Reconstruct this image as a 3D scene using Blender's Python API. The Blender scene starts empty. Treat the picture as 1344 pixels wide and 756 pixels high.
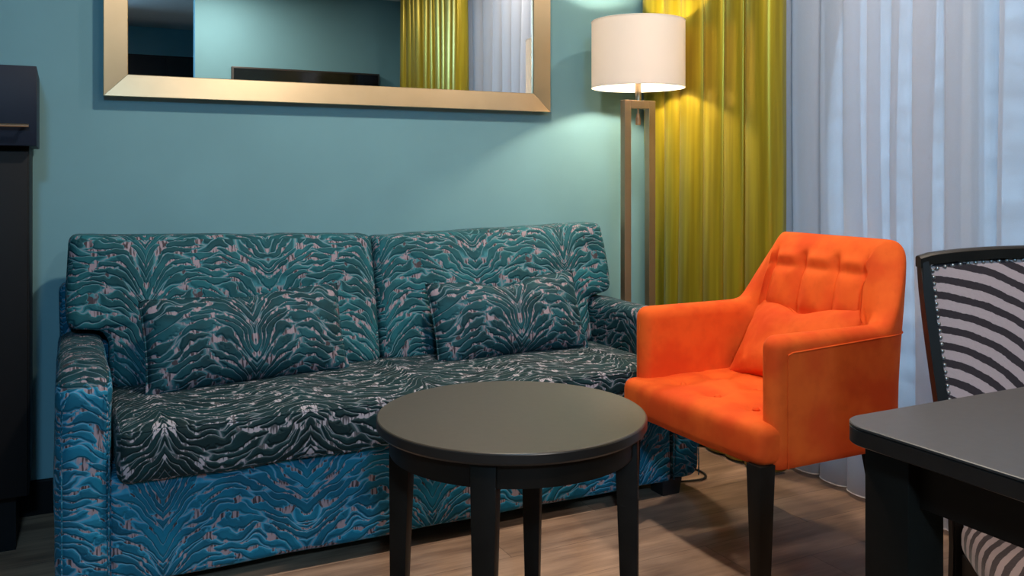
import bpy, bmesh, math, random
from mathutils import Vector, Matrix, noise
random.seed(7)
C = bpy.context.scene.collection
PI = math.pi

# ------------------------------------------------------------------ camera
F_PX, HZ, W, H = 1165.0, 230.0, 1344, 756
CAM_H = 1.1
cam = bpy.data.cameras.new('camera'); co = bpy.data.objects.new('camera', cam); C.objects.link(co)
cam.sensor_width = 36; cam.lens = 36 * F_PX / W
cam.shift_y = -(H / 2 - HZ) / W
co.location = (0, 0, CAM_H); co.rotation_euler = (PI / 2, 0, -math.radians(26.9))
cam.clip_start = .05
bpy.context.scene.camera = co
vs = bpy.context.scene.view_settings
bpy.context.scene.display_settings.display_device = 'sRGB'
vs.view_transform = 'Standard'; vs.look = 'None'; vs.gamma = 1; vs.use_curve_mapping = False
vs.exposure = 0.0

# ------------------------------------------------------------------ materials
class N:
    """small node-tree helper"""
    def __init__(s, name):
        s.m = bpy.data.materials.new(name); s.m.use_nodes = True
        s.t = s.m.node_tree; s.t.nodes.clear()
        s.out = s.t.nodes.new('ShaderNodeOutputMaterial')
    def n(s, typ, ins=None, **kw):
        nd = s.t.nodes.new(typ)
        for k, v in kw.items(): setattr(nd, k, v)
        for k, v in (ins or {}).items():
            if isinstance(v, bpy.types.NodeSocket): s.t.links.new(v, nd.inputs[k])
            elif v is not None: nd.inputs[k].default_value = v
        return nd
    def math(s, op, a, b=0.0, c=0.0, clamp=False):
        nd = s.n('ShaderNodeMath', {0: a, 1: b, 2: c}, operation=op); nd.use_clamp = clamp
        return nd.outputs[0]
    def mix(s, f, a, b):
        nd = s.n('ShaderNodeMix', data_type='RGBA')
        for i, v in ((0, f), (6, a), (7, b)):
            if isinstance(v, bpy.types.NodeSocket): s.t.links.new(v, nd.inputs[i])
            else: nd.inputs[i].default_value = v
        return nd.outputs[2]
    def smooth(s, v, a, b, lo=0.0, hi=1.0):
        nd = s.n('ShaderNodeMapRange', {'Value': v, 'From Min': a, 'From Max': b, 'To Min': lo, 'To Max': hi}, interpolation_type='SMOOTHSTEP')
        return nd.outputs[0]
    def noise(s, vec, scale, detail=3, rough=.5):
        return s.n('ShaderNodeTexNoise', {'Vector': vec, 'Scale': scale, 'Detail': detail, 'Roughness': rough})
    def obj(s): return s.n('ShaderNodeTexCoord').outputs['Object']
    def uv(s): return s.n('ShaderNodeTexCoord').outputs['UV']
    def bump(s, h, strength=.3, dist=.01):
        return s.n('ShaderNodeBump', {'Height': h, 'Strength': strength, 'Distance': dist}).outputs[0]
    def bsdf(s, **k):
        ins = {kk.replace('_', ' '): v for kk, v in k.items()}
        b = s.n('ShaderNodeBsdfPrincipled', ins)
        s.t.links.new(b.outputs[0], s.out.inputs[0]); return b

def rgb(r, g, b): return (r, g, b, 1)
def srgb(r, g, b):
    f = lambda c: (c / 255 / 12.92) if c / 255 <= .04045 else ((c / 255 + .055) / 1.055) ** 2.4
    return (f(r), f(g), f(b), 1)

def plain(name, col, rough=.5, metal=0.0, var=.08, scale=30, spec=.5, bump=.03, sheen=0.0):
    s = N(name); o = s.obj()
    nz = s.noise(o, scale, 4)
    f = s.smooth(nz.outputs[0], .3, .7)
    c1 = tuple(c * (1 - var) for c in col[:3]) + (1,); c2 = tuple(min(1, c * (1 + var)) for c in col[:3]) + (1,)
    col_ = s.mix(f, c1, c2)
    s.bsdf(Base_Color=col_, Roughness=rough, Metallic=metal, Specular_IOR_Level=spec, Sheen_Weight=sheen,
           Normal=s.bump(nz.outputs[0], bump, .002))
    return s.m

def velvet_pattern(name, pile_a, pile_b, light, dark, u0=.235, flip=1.0, period=.375):
    """cut-velvet with mirrored branching stripes; coordinates are metres along the cloth"""
    s = N(name); uv = s.uv()
    sep = s.n('ShaderNodeSeparateXYZ', {0: uv}); U, V = sep.outputs[0], sep.outputs[1]
    u = s.math('PINGPONG', s.math('SUBTRACT', U, u0), period)
    v = s.math('MULTIPLY', V, flip)
    # slight shift of the pattern from one repeat to the next
    base = s.n('ShaderNodeCombineXYZ', {0: u, 1: v, 2: 0.0}).outputs[0]
    n1 = s.noise(base, 6, 2); n2 = s.noise(base, 16, 2)
    sn1 = s.n('ShaderNodeSeparateColor', {0: n1.outputs[1]})
    d1 = s.math('SUBTRACT', sn1.outputs[0], .5); d2 = s.math('SUBTRACT', sn1.outputs[1], .5)
    # fountain arcs: steep at the axis, drooping away from it
    e = s.math('EXPONENT', s.math('MULTIPLY', u, -13.0))
    h = s.math('MULTIPLY', s.math('SUBTRACT', 1.0, e), .16)
    h = s.math('SUBTRACT', h, s.math('MULTIPLY', s.math('MULTIPLY', u, u), .95))
    q = s.math('SUBTRACT', v, h)
    q = s.math('ADD', q, s.math('MULTIPLY', d1, .13))
    q = s.math('ADD', q, s.math('MULTIPLY', s.math('SUBTRACT', n2.outputs[0], .5), .035))
    uu = s.math('ADD', u, s.math('MULTIPLY', d2, .06))
    vec = s.n('ShaderNodeCombineXYZ', {0: s.math('MULTIPLY', uu, 8.5), 1: s.math('MULTIPLY', q, 43.0), 2: 0.0}).outputs[0]
    vo = s.n('ShaderNodeTexVoronoi', {'Vector': vec, 'Scale': 1.0, 'Randomness': 1.0}, voronoi_dimensions='2D', feature='DISTANCE_TO_EDGE')
    vc = s.n('ShaderNodeTexVoronoi', {'Vector': vec, 'Scale': 1.0, 'Randomness': 1.0}, voronoi_dimensions='2D', feature='F1')
    dist = vo.outputs['Distance']
    n3 = s.noise(base, 30, 2)
    wd = s.smooth(n3.outputs[0], .48, .74, .022, .24)
    near = s.math('SUBTRACT', dist, wd)
    gap = s.smooth(near, -.012, .022, 1.0, 0.0)
    # ground cloth: pinkish grey and brown weave showing in the wider gaps
    n4 = s.noise(s.n('ShaderNodeCombineXYZ', {0: s.math('MULTIPLY', u, 150.0), 1: s.math('MULTIPLY', q, 25.0), 2: 3.0}).outputs[0], 1.0, 1)
    ground = s.mix(s.smooth(n4.outputs[0], .42, .54), dark, light)
    thin = tuple(a * .45 + b * .55 for a, b in zip(light[:3], tuple(min(1, c * 1.6 + .02) for c in pile_b[:3]))) + (1,)
    ground = s.mix(s.smooth(n3.outputs[0], .46, .56), thin, ground)
    n5 = s.noise(uv, 9, 3)
    n6 = s.noise(uv, 900, 2)
    pile = s.mix(s.smooth(n5.outputs[0], .3, .7), pile_a, pile_b)
    cellr = s.n('ShaderNodeSeparateColor', {0: vc.outputs['Color']}).outputs[0]
    pile = s.mix(s.smooth(cellr, .2, 1.0, 0.0, .45), pile, tuple(c * .45 for c in pile_a[:3]) + (1,))
    edge = s.smooth(near, .02, .09, .5, 0.0)
    pile = s.mix(edge, pile, tuple(min(1, c * 2.2 + .05) for c in pile_b[:3]) + (1,))
    col = s.mix(gap, pile, ground)
    ht = s.math('ADD', s.smooth(near, -.02, .22), s.math('MULTIPLY', n6.outputs[0], .05))
    b = s.bsdf(Base_Color=col, Roughness=.75, Specular_IOR_Level=.25, Sheen_Weight=.06, Sheen_Roughness=.35,
               Sheen_Tint=(.35, .75, .8, 1), Normal=s.bump(ht, .85, .004))
    return s.m

def orange_velvet(name, k=1.0):
    s = N(name); o = s.obj()
    a = s.noise(o, 7, 3, .55); b = s.noise(o, 26, 3, .6); f = s.noise(o, 1200, 2)
    c = s.mix(s.smooth(a.outputs[0], .35, .65), rgb(.70 * k, .070 * k, .010), rgb(.82 * k, .120 * k, .016))
    c = s.mix(s.smooth(b.outputs[0], .45, .8, 0, .35), c, rgb(.60 * k, .07 * k, .010))
    s.bsdf(Base_Color=c, Roughness=.8, Specular_IOR_Level=.15, Sheen_Weight=.55, Sheen_Roughness=.3, Sheen_Tint=rgb(1, .28, .06),
           Normal=s.bump(s.math('ADD', f.outputs[0], b.outputs[0]), .12, .002))
    return s.m

def zebra(name, cx, cy, freq, coords=(0, 2), light=srgb(198, 168, 164), th=-.17):
    s = N(name); o = s.obj(); sep = s.n('ShaderNodeSeparateXYZ', {0: o})
    x, y = sep.outputs[coords[0]], sep.outputs[coords[1]]
    nz = s.noise(o, 14, 3); fine = s.noise(o, 130, 2)
    dx = s.math('SUBTRACT', x, cx); dy = s.math('SUBTRACT', y, cy)
    r = s.math('SQRT', s.math('ADD', s.math('MULTIPLY', s.math('MULTIPLY', dx, dx), 1.0), s.math('MULTIPLY', dy, dy)))
    r = s.math('ADD', r, s.math('MULTIPLY', s.math('SUBTRACT', nz.outputs[0], .5), .010))
    r = s.math('ADD', r, s.math('MULTIPLY', s.math('SUBTRACT', fine.outputs[0], .5), .003))
    w = s.math('SINE', s.math('MULTIPLY', r, freq))
    m = s.smooth(w, th - .09, th + .09)
    c = s.mix(m, srgb(62, 50, 52), light)
    s.bsdf(Base_Color=c, Roughness=.85, Specular_IOR_Level=.2, Sheen_Weight=.2, Normal=s.bump(s.math('ADD', m, fine.outputs[0]), .35, .002))
    return s.m

def wood_floor():
    s = N('oak_plank_floor'); o = s.obj(); sep = s.n('ShaderNodeSeparateXYZ', {0: o})
    x, y = sep.outputs[0], sep.outputs[1]
    row = s.math('FLOOR', s.math('DIVIDE', y, .19))
    wn = s.n('ShaderNodeTexWhiteNoise', {'W': row}, noise_dimensions='1D').outputs[0]
    xs = s.math('ADD', x, s.math('MULTIPLY', wn, 1.3))
    col = s.math('FLOOR', s.math('DIVIDE', xs, 1.3))
    idv = s.n('ShaderNodeCombineXYZ', {0: row, 1: col, 2: 0.0}).outputs[0]
    pw = s.n('ShaderNodeTexWhiteNoise', {'Vector': idv}, noise_dimensions='3D').outputs[0]
    g = s.n('ShaderNodeCombineXYZ', {0: s.math('MULTIPLY', x, 2.2), 1: s.math('MULTIPLY', y, 17.0), 2: s.math('MULTIPLY', pw, 9.0)}).outputs[0]
    n1 = s.noise(g, 1.0, 5, .62); g2 = s.n('ShaderNodeCombineXYZ', {0: s.math('MULTIPLY', x, 6.0), 1: s.math('MULTIPLY', y, 130.0), 2: pw}).outputs[0]
    n2 = s.noise(g2, 1.0, 3, .6); n3 = s.noise(o, 3.5, 2)
    c = s.mix(s.smooth(n1.outputs[0], .3, .7), srgb(118, 92, 76), srgb(184, 150, 124))
    c = s.mix(s.smooth(n2.outputs[0], .45, .75, 0, .35), c, srgb(96, 70, 56))
    c = s.mix(s.math('MULTIPLY', pw, .35), c, srgb(140, 118, 102))
    c = s.mix(s.smooth(n3.outputs[0], .4, .7, 0, .3), c, srgb(190, 158, 134))
    fy = s.math('FRACT', s.math('DIVIDE', y, .19)); fx = s.math('FRACT', s.math('DIVIDE', xs, 1.3))
    gy = s.math('MINIMUM', fy, s.math('SUBTRACT', 1.0, fy)); gx = s.math('MULTIPLY', s.math('MINIMUM', fx, s.math('SUBTRACT', 1.0, fx)), 6.8)
    gg = s.smooth(s.math('MINIMUM', gy, gx), 0.0, .012, 1.0, 0.0)
    c = s.mix(s.math('MULTIPLY', gg, .6), c, srgb(60, 44, 36))
    s.bsdf(Base_Color=c, Roughness=s.smooth(n1.outputs[0], 0, 1, .38, .55), Specular_IOR_Level=.4,
           Normal=s.bump(s.math('SUBTRACT', s.math('MULTIPLY', n2.outputs[0], .4), gg), .15, .002))
    return s.m

def satin_curtain(name, a, b):
    s = N(name); o = s.obj()
    sep = s.n('ShaderNodeSeparateXYZ', {0: o})
    g = s.n('ShaderNodeCombineXYZ', {0: s.math('MULTIPLY', sep.outputs[0], 40.0), 1: s.math('MULTIPLY', sep.outputs[1], 40.0), 2: s.math('MULTIPLY', sep.outputs[2], 1.2)}).outputs[0]
    n = s.noise(g, 1.0, 3); w = s.noise(o, 900, 2)
    c = s.mix(s.smooth(n.outputs[0], .35, .65), a, b)
    s.bsdf(Base_Color=c, Roughness=.34, Specular_IOR_Level=.6, Metallic=.5, Sheen_Weight=.05, Normal=s.bump(w.outputs[0], .05, .001))
    return s.m

def sheer_mat():
    s = N('white_voile'); o = s.obj()
    w = s.noise(o, 1500, 1)
    dif = s.n('ShaderNodeBsdfDiffuse', {'Color': rgb(.80, .80, .86), 'Normal': s.bump(w.outputs[0], .1, .001)})
    tr = s.n('ShaderNodeBsdfTranslucent', {'Color': rgb(.85, .87, .92)})
    tp = s.n('ShaderNodeBsdfTransparent', {'Color': rgb(.95, .97, 1)})
    m1 = s.n('ShaderNodeMixShader', {0: .62, 1: dif.outputs[0], 2: tr.outputs[0]})
    m2 = s.n('ShaderNodeMixShader', {0: s.smooth(w.outputs[0], .3, .7, .24, .34), 1: m1.outputs[0], 2: tp.outputs[0]})
    s.t.links.new(m2.outputs[0], s.out.inputs[0]); return s.m

def shade_mat():
    s = N('ivory_lamp_shade_cloth'); o = s.obj(); w = s.noise(o, 700, 2)
    dif = s.n('ShaderNodeBsdfDiffuse', {'Color': rgb(.86, .80, .74), 'Normal': s.bump(w.outputs[0], .1, .001)})
    tr = s.n('ShaderNodeBsdfTranslucent', {'Color': rgb(.85, .78, .70)})
    m = s.n('ShaderNodeMixShader', {0: .27, 1: dif.outputs[0], 2: tr.outputs[0]})
    s.t.links.new(m.outputs[0], s.out.inputs[0]); return s.m

def glass_mat():
    s = N('window_glass')
    fr = s.n('ShaderNodeFresnel', {'IOR': 1.45})
    w = s.noise(s.obj(), 2, 1)
    tp = s.n('ShaderNodeBsdfTransparent', {'Color': rgb(.92, .97, .98)})
    gl = s.n('ShaderNodeBsdfGlossy', {'Roughness': .02, 'Normal': s.bump(w.outputs[0], .01, .001)})
    m = s.n('ShaderNodeMixShader', {0: fr.outputs[0], 1: tp.outputs[0], 2: gl.outputs[0]})
    s.t.links.new(m.outputs[0], s.out.inputs[0]); return s.m

def emit_mat(name, col, st):
    s = N(name); w = s.noise(s.obj(), 10, 1)
    e = s.n('ShaderNodeEmission', {'Color': col, 'Strength': s.smooth(w.outputs[0], 0, 1, st * .95, st)})
    s.t.links.new(e.outputs[0], s.out.inputs[0]); return s.m

LIGHT_G = rgb(.30, .24, .28); DARK_G = rgb(.05, .04, .05)
M = {
 'wall': plain('teal_wall_paint', rgb(.176, .350, .398), .75, var=.03, scale=3, spec=.25, bump=.02),
 'wallw': plain('teal_wall_paint_window_side', rgb(.176, .350, .398), .75, var=.03, scale=3, spec=.25, bump=.02),
 'ceil': plain('matt_white_ceiling', rgb(.72, .70, .68), .9, var=.02, bump=.02),
 'floor': wood_floor(),
 'base': plain('black_baseboard_paint', rgb(.006, .006, .007), .6, spec=.15),
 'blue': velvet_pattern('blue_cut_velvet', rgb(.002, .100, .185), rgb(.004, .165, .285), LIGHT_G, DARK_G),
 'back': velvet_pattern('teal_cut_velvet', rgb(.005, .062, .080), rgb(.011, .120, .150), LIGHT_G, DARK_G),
 'armtop': velvet_pattern('shaded_arm_cut_velvet', rgb(.002, .030, .042), rgb(.003, .055, .075), LIGHT_G, DARK_G),
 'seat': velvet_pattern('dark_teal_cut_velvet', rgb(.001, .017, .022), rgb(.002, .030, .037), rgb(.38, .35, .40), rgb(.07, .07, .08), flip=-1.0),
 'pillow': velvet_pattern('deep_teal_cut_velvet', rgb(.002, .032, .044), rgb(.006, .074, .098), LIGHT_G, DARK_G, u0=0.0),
 'foot': plain('black_plastic', rgb(.01, .01, .012), .5),
 'orange': orange_velvet('orange_velvet'), 'orange_p': orange_velvet('orange_velvet_pillow', .92),
 'black': plain('black_stained_beech', rgb(.011, .008, .006), .45, var=.2, scale=12, spec=.18),
 'tabletop': plain('dark_taupe_laminate', rgb(.056, .040, .025), .37, var=.06, scale=60, spec=.6),
 'dtop': plain('dark_grey_laminate', rgb(.055, .050, .049), .40, var=.06, scale=60, spec=.5),
 'edge': plain('black_brown_edge_band', rgb(.016, .013, .012), .35, var=.1),
 'gold': plain('champagne_brushed_metal', rgb(.56, .42, .26), .36, 1.0, var=.04, scale=8, bump=.01),
 'lampmetal': plain('antique_brass_metal', rgb(.42, .30, .19), .38, .85, var=.05, scale=8, bump=.01),
 'chrome': plain('polished_brass', rgb(.65, .52, .38), .2, 1.0, var=.02),
 'mirror': plain('silvered_glass', rgb(.86, .90, .90), .0, 1.0, var=.0, bump=0.0),
 'lip': plain('dark_frame_lip', rgb(.10, .07, .06), .5),
 'navy': plain('navy_lacquer', rgb(.007, .012, .026), .5, var=.06, scale=4, spec=.25),
 'cab': plain('black_cabinet_lacquer', rgb(.005, .005, .006), .55, var=.06, scale=4, spec=.2),
 'curtain': satin_curtain('chartreuse_satin', rgb(.32, .235, .006), rgb(.44, .33, .010)),
 'sheer': sheer_mat(), 'shade': shade_mat(), 'glass': glass_mat(),
 'hem': plain('voile_hem', rgb(.72, .70, .74), .8),
 'winframe': plain('white_window_frame', rgb(.62, .66, .70), .45),
 'tv': plain('glossy_black_screen', rgb(.006, .006, .007), .12), 'tvf': plain('dark_bronze_bezel', rgb(.035, .028, .024), .3),
 'bulb': emit_mat('lit_bulb', rgb(1, .82, .6), 12),
 'cable': plain('black_rubber', rgb(.01, .01, .01), .45),
 'zback': zebra('zebra_weave_back', -.03, .56, 200.0), 'zseat': zebra('zebra_weave_seat', .34, -.48, 250.0, (0, 1), srgb(158, 138, 138), .0),
 'nail': plain('pewter_nailhead', rgb(.40, .38, .37), .35, .8),
 'facade': plain('pale_facade_panel', rgb(.55, .62, .66), .5, var=.15, scale=6, bump=.2),
 'dial': plain('bronze_switch', rgb(.45, .26, .14), .4, .6),
}

# ------------------------------------------------------------------ geometry helpers
def obj(name, bm, mat, parent=None, smooth=True, origin=None, angle=40):
    me = bpy.data.meshes.new(name)
    if origin is not None: bmesh.ops.translate(bm, verts=bm.verts, vec=-Vector(origin))
    bmesh.ops.recalc_face_normals(bm, faces=bm.faces)
    bm.to_mesh(me); bm.free(); me.materials.append(mat)
    if smooth:
        me.shade_smooth()
        try: me.set_sharp_from_angle(angle=math.radians(angle))
        except Exception: pass
    o = bpy.data.objects.new(name, me); C.objects.link(o)
    if parent: o.parent = parent
    elif origin is not None: o.location = origin
    return o
def thing(name, label, cat, loc=(0, 0, 0), rz=0, group=None):
    o = bpy.data.objects.new(name, None); C.objects.link(o); o.empty_display_size = .1
    o.location = loc; o.rotation_euler = (0, 0, rz); o['label'] = label; o['category'] = cat
    if group: o['group'] = group
    return o
def tag(o, label, cat, group=None):
    o['label'] = label; o['category'] = cat
    if group: o['group'] = group
    return o
def struct(name, bm, m, smooth=False):
    o = obj(name, bm, m, smooth=smooth); o['kind'] = 'structure'; return o

def box(bm, x0, x1, y0, y1, z0, z1, bev=0.0, seg=2):
    vsx = [bm.verts.new((x, y, z)) for x in (x0, x1) for y in (y0, y1) for z in (z0, z1)]
    q = lambda *i: bm.faces.new([vsx[k] for k in i])
    fs = [q(0, 1, 3, 2), q(4, 6, 7, 5), q(0, 4, 5, 1), q(2, 3, 7, 6), q(0, 2, 6, 4), q(1, 5, 7, 3)]
    if bev > 0:
        es = list({e for f in fs for e in f.edges})
        bmesh.ops.bevel(bm, geom=es, offset=bev, segments=seg, profile=.5, affect='EDGES')
    return bm
def newbox(*a, **k): return box(bmesh.new(), *a, **k)

def rbox(x0, x1, y0, y1, z0, z1, r=.03, step=.03, fn=None):
    """densely subdivided rounded box; fn(p, n) displaces"""
    bm = bmesh.new(); cx, cy, cz = (x0 + x1) / 2, (y0 + y1) / 2, (z0 + z1) / 2
    hx, hy, hz = (x1 - x0) / 2, (y1 - y0) / 2, (z1 - z0) / 2; cache = {}
    def samples(h):
        rr = min(r, h * .999); inner = h - rr; k = 4
        a = [-h + rr * (1 - math.cos(PI / 2 * i / k)) if False else -inner - rr * math.sin(PI / 2 * (k - i) / k) for i in range(k)]
        n = max(2, int(2 * inner / step)); mid = [-inner + 2 * inner * i / n for i in range(n + 1)]
        return a + mid + [-v for v in reversed(a)]
    S = (samples(hx), samples(hy), samples(hz)); Hh = (hx, hy, hz)
    def vert(p):
        key = tuple(round(c, 6) for c in p)
        if key in cache: return cache[key]
        inn = Vector([max(-(h - min(r, h)), min(h - min(r, h), c)) for c, h in zip(p, Hh)])
        d = Vector(p) - inn
        if d.length > 1e-9:
            n = d.normalized(); q = inn + n * min(r, *Hh)
        else: n = Vector((0, 0, 1)); q = Vector(p)
        q = q + Vector((cx, cy, cz))
        if fn: q = fn(q, n, Vector(p))
        v = bm.verts.new(q); cache[key] = v; return v
    for ax in range(3):
        b, c = (ax + 1) % 3, (ax + 2) % 3
        for sg in (-1, 1):
            for i in range(len(S[b]) - 1):
                for j in range(len(S[c]) - 1):
                    vv = []
                    for (u, w) in ((i, j), (i + 1, j), (i + 1, j + 1), (i, j + 1)):
                        p = [0, 0, 0]; p[ax] = sg * Hh[ax]; p[b] = S[b][u]; p[c] = S[c][w]; vv.append(vert(p))
                    if len(set(vv)) >= 3:
                        try: bm.faces.new(list(dict.fromkeys(vv)))
                        except ValueError: pass
    return bm

def add_tube(bm, pts, r, n=8, closed=False):
    pts = [Vector(p) for p in pts]; rings = []; L = len(pts); up = Vector((0, 0, 1))
    for i, p in enumerate(pts):
        a = pts[(i - 1) % L] if (closed or i > 0) else p; b = pts[(i + 1) % L] if (closed or i < L - 1) else p
        t = (b - a).normalized(); s = t.cross(up)
        if s.length < .05: s = t.cross(Vector((0, 1, 0)))
        s.normalize(); u = s.cross(t)
        rr = r[i] if isinstance(r, (list, tuple)) else r
        rings.append([bm.verts.new(p + s * math.cos(2 * PI * k / n) * rr + u * math.sin(2 * PI * k / n) * rr) for k in range(n)])
    for i in range(L if closed else L - 1):
        A, B = rings[i], rings[(i + 1) % L]
        for k in range(n): bm.faces.new((A[k], A[(k + 1) % n], B[(k + 1) % n], B[k]))
    if not closed: bm.faces.new(rings[0]); bm.faces.new(list(reversed(rings[-1])))
    return bm
def tube(pts, r, n=8, closed=False): return add_tube(bmesh.new(), pts, r, n, closed)

def lathe(bm, prof, c=(0, 0, 0), n=48, closed=False):
    rings = []
    for (r, z) in prof:
        if r < 1e-6: rings.append([bm.verts.new((c[0], c[1], c[2] + z))])
        else: rings.append([bm.verts.new((c[0] + r * math.cos(2 * PI * k / n), c[1] + r * math.sin(2 * PI * k / n), c[2] + z)) for k in range(n)])
    m = len(rings)
    for i in range(m if closed else m - 1):
        A, B = rings[i], rings[(i + 1) % m]
        for k in range(n):
            k2 = (k + 1) % n
            vv = [A[k % len(A)], A[k2 % len(A)], B[k2 % len(B)], B[k % len(B)]]
            vv = list(dict.fromkeys(vv))
            if len(vv) >= 3: bm.faces.new(vv)
    return bm

def frustum(bm, c0, w0, d0, c1, w1, d1, bev=.003):
    """tapered square leg from (centre c0, half sizes) at the bottom to c1 at the top"""
    vv = []
    for c, w, d in ((c0, w0, d0), (c1, w1, d1)):
        vv += [bm.verts.new((c[0] + sx * w, c[1] + sy * d, c[2])) for sx, sy in ((-1, -1), (1, -1), (1, 1), (-1, 1))]
    fs = [bm.faces.new(vv[0:4]), bm.faces.new(list(reversed(vv[4:8])))]
    for i in range(4): fs.append(bm.faces.new((vv[i], vv[(i + 1) % 4], vv[4 + (i + 1) % 4], vv[4 + i])))
    if bev: bmesh.ops.bevel(bm, geom=list({e for f in fs for e in f.edges}), offset=bev, segments=2, profile=.5, affect='EDGES')
    return bm

def round_outline(pts, r, n=6):
    """polygon -> rounded, densely sampled closed outline"""
    out = []; L = len(pts)
    for i in range(L):
        p = Vector(pts[i][:2]); a = Vector(pts[i - 1][:2]); b = Vector(pts[(i + 1) % L][:2])
        rr = pts[i][2] if len(pts[i]) > 2 else r
        d1 = (a - p).normalized(); d2 = (b - p).normalized()
        rr = min(rr, (a - p).length * .45, (b - p).length * .45)
        s, e = p + d1 * rr, p + d2 * rr
        for k in range(n + 1):
            t = k / n; out.append(s * (1 - t) ** 2 + p * 2 * t * (1 - t) + e * t * t)
    res = []
    for i in range(len(out)):
        a, b = out[i], out[(i + 1) % len(out)]; m = max(1, int((b - a).length / .02))
        for k in range(m): res.append(a.lerp(b, k / m))
    return res
def puff(outline, thick, er=.03, centre=None, rings=10, bulge=.02, fn=None):
    """cushion: outline in (x,z) extruded in y by thick, edges rounded by er, faces bulged"""
    bm = bmesh.new(); L = len(outline)
    cen = centre or sum(outline, Vector((0, 0))) / L
    maxd = max((p - cen).length for p in outline)
    def ring(k, y):
        return [bm.verts.new((cen.x + (p.x - cen.x) * k, y, cen.y + (p.y - cen.y) * k)) for p in outline]
    sides = []
    for sg in (-1, 1):
        rs = []
        for i in range(5):                     # rounded edge
            a = PI / 2 * i / 4; ins = er * (1 - math.cos(a)) / maxd * 1.6
            rs.append(ring(1 - ins, sg * (thick / 2 - er + er * math.sin(a))))
        k0 = 1 - er / maxd * 1.6
        for i in range(1, rings):
            k = k0 * (1 - i / rings); rs.append(ring(k, sg * (thick / 2 + bulge * (1 - (k / k0) ** 3))))
        for A, B in zip(rs, rs[1:]):
            for j in range(L): bm.faces.new((A[j], A[(j + 1) % L], B[(j + 1) % L], B[j]))
        cv = bm.verts.new((cen.x, sg * (thick / 2 + bulge), cen.y))
        for j in range(L): bm.faces.new((rs[-1][j], rs[-1][(j + 1) % L], cv))
        sides.append(rs[0])
    A, B = sides
    for j in range(L): bm.faces.new((A[j], A[(j + 1) % L], B[(j + 1) % L], B[j]))
    if fn:
        for v in bm.verts: v.co = fn(v.co)
    return bm

def pillow_bm(w, h, t, nx=44, nz=26, seed=0, sag=0.0, pinch=.05, wr=.004):
    """scatter pillow in the x-z plane, thickness along y"""
    bm = bmesh.new(); grids = []
    for sg in (-1, 1):
        g = []
        for j in range(nz + 1):
            row = []
            for i in range(nx + 1):
                a = -1 + 2 * i / nx; b = -1 + 2 * j / nz
                th = max(0, (1 - abs(a) ** 2.6)) ** .55 * max(0, (1 - abs(b) ** 2.4)) ** .55
                px = a * w / 2 * (1 - pinch * (1 - b * b) ** 1 * abs(a) ** 3 * .6)
                pz = b * h / 2 * (1 - pinch * (1 - a * a) * abs(b) ** 3)
                pz -= sag * math.exp(-(a / .35) ** 2) * max(0, b) ** 2
                y = sg * t / 2 * th
                nn = noise.noise(Vector((a * 3 + seed, b * 2.2, sg * 2))) + .5 * noise.noise(Vector((a * 9 + seed, b * 5, sg * 3)))
                edge = th * .9 + .1
                y += wr * nn * edge
                # radiating wrinkles near the corners
                cr = abs(a) * abs(b)
                y += sg * wr * 1.1 * cr ** 2 * math.sin(14 * (abs(a) - abs(b)) + seed) * (1 - cr)
                edgev = (i in (0, nx)) or (j in (0, nz))
                if edgev and sg == 1: row.append(grids[0][j][i]); continue
                if edgev: y = 0
                row.append(bm.verts.new((px, y, pz)))
            g.append(row)
        grids.append(g)
    for g in grids:
        for j in range(nz):
            for i in range(nx):
                bm.faces.new((g[j][i], g[j][i + 1], g[j + 1][i + 1], g[j + 1][i]))
    border = [grids[0][0][i].co.copy() for i in range(nx)] + [grids[0][j][nx].co.copy() for j in range(nz)] + \
             [grids[0][nz][nx - i].co.copy() for i in range(nx)] + [grids[0][nz - j][0].co.copy() for j in range(nz)]
    return bm, border

def cloth_uv(o, mode='box', yf=0.0, zt=0.0, off=(0, 0)):
    """lay metres of cloth on the faces: front x-z, top x-y continuing the front, sides y-z"""
    me = o.data; uvl = me.uv_layers.new(name='cloth')
    for p in me.polygons:
        n = p.normal; ax = max(range(3), key=lambda k: abs(n[k]) * (1.0, 1.05, 1.0)[k])
        for li in p.loop_indices:
            v = me.vertices[me.loops[li].vertex_index].co
            if mode == 'front' or ax == 1: uv = (v.x, v.z)
            elif ax == 2: uv = (v.x, zt + (v.y - yf))
            else: uv = (v.y - yf + (v.x if mode == 'x' else 0), v.z)
            uvl.data[li].uv = (uv[0] + off[0], uv[1] + off[1])

def sm(x, a, b):
    t = max(0.0, min(1.0, (x - a) / (b - a))); return t * t * (3 - 2 * t)

# ------------------------------------------------------------------ room shell
WY, WX, CEIL = 3.27, 2.56, 2.56
TVY, TVX = -.60, .90
struct('floor', newbox(-2.7, WX + .2, -3.2, WY + .15, -.06, 0), M['floor'])
struct('ceiling', newbox(-2.7, WX + .2, -3.2, WY + .15, CEIL, CEIL + .1), M['ceil'])
struct('wall_back', newbox(-2.7, WX + .2, WY, WY + .15, 0, CEIL), M['wall'])
struct('wall_left', newbox(-2.7, -2.55, -3.2, WY, 0, CEIL), M['wall'])
struct('wall_front', newbox(-2.55, WX + .2, -3.1, -2.95, 0, CEIL), M['wall'])
struct('wall_television', newbox(TVX, WX + .2, TVY - .09, TVY, 0, CEIL), M['wall'])
bm = newbox(WX, WX + .2, 2.86, WY, 0, CEIL); box(bm, WX, WX + .2, -3.2, .05, 0, CEIL); box(bm, WX, WX + .2, .05, 2.86, 2.42, CEIL)
struct('wall_right', bm, M['wallw'])
struct('baseboard_back', newbox(-2.55, WX, WY - .016, WY, 0, .112, bev=.004), M['base'])
bm = newbox(WX - .014, WX, 2.86, WY - .016, 0, .112)
struct('baseboard_right', bm, M['base'])
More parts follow.
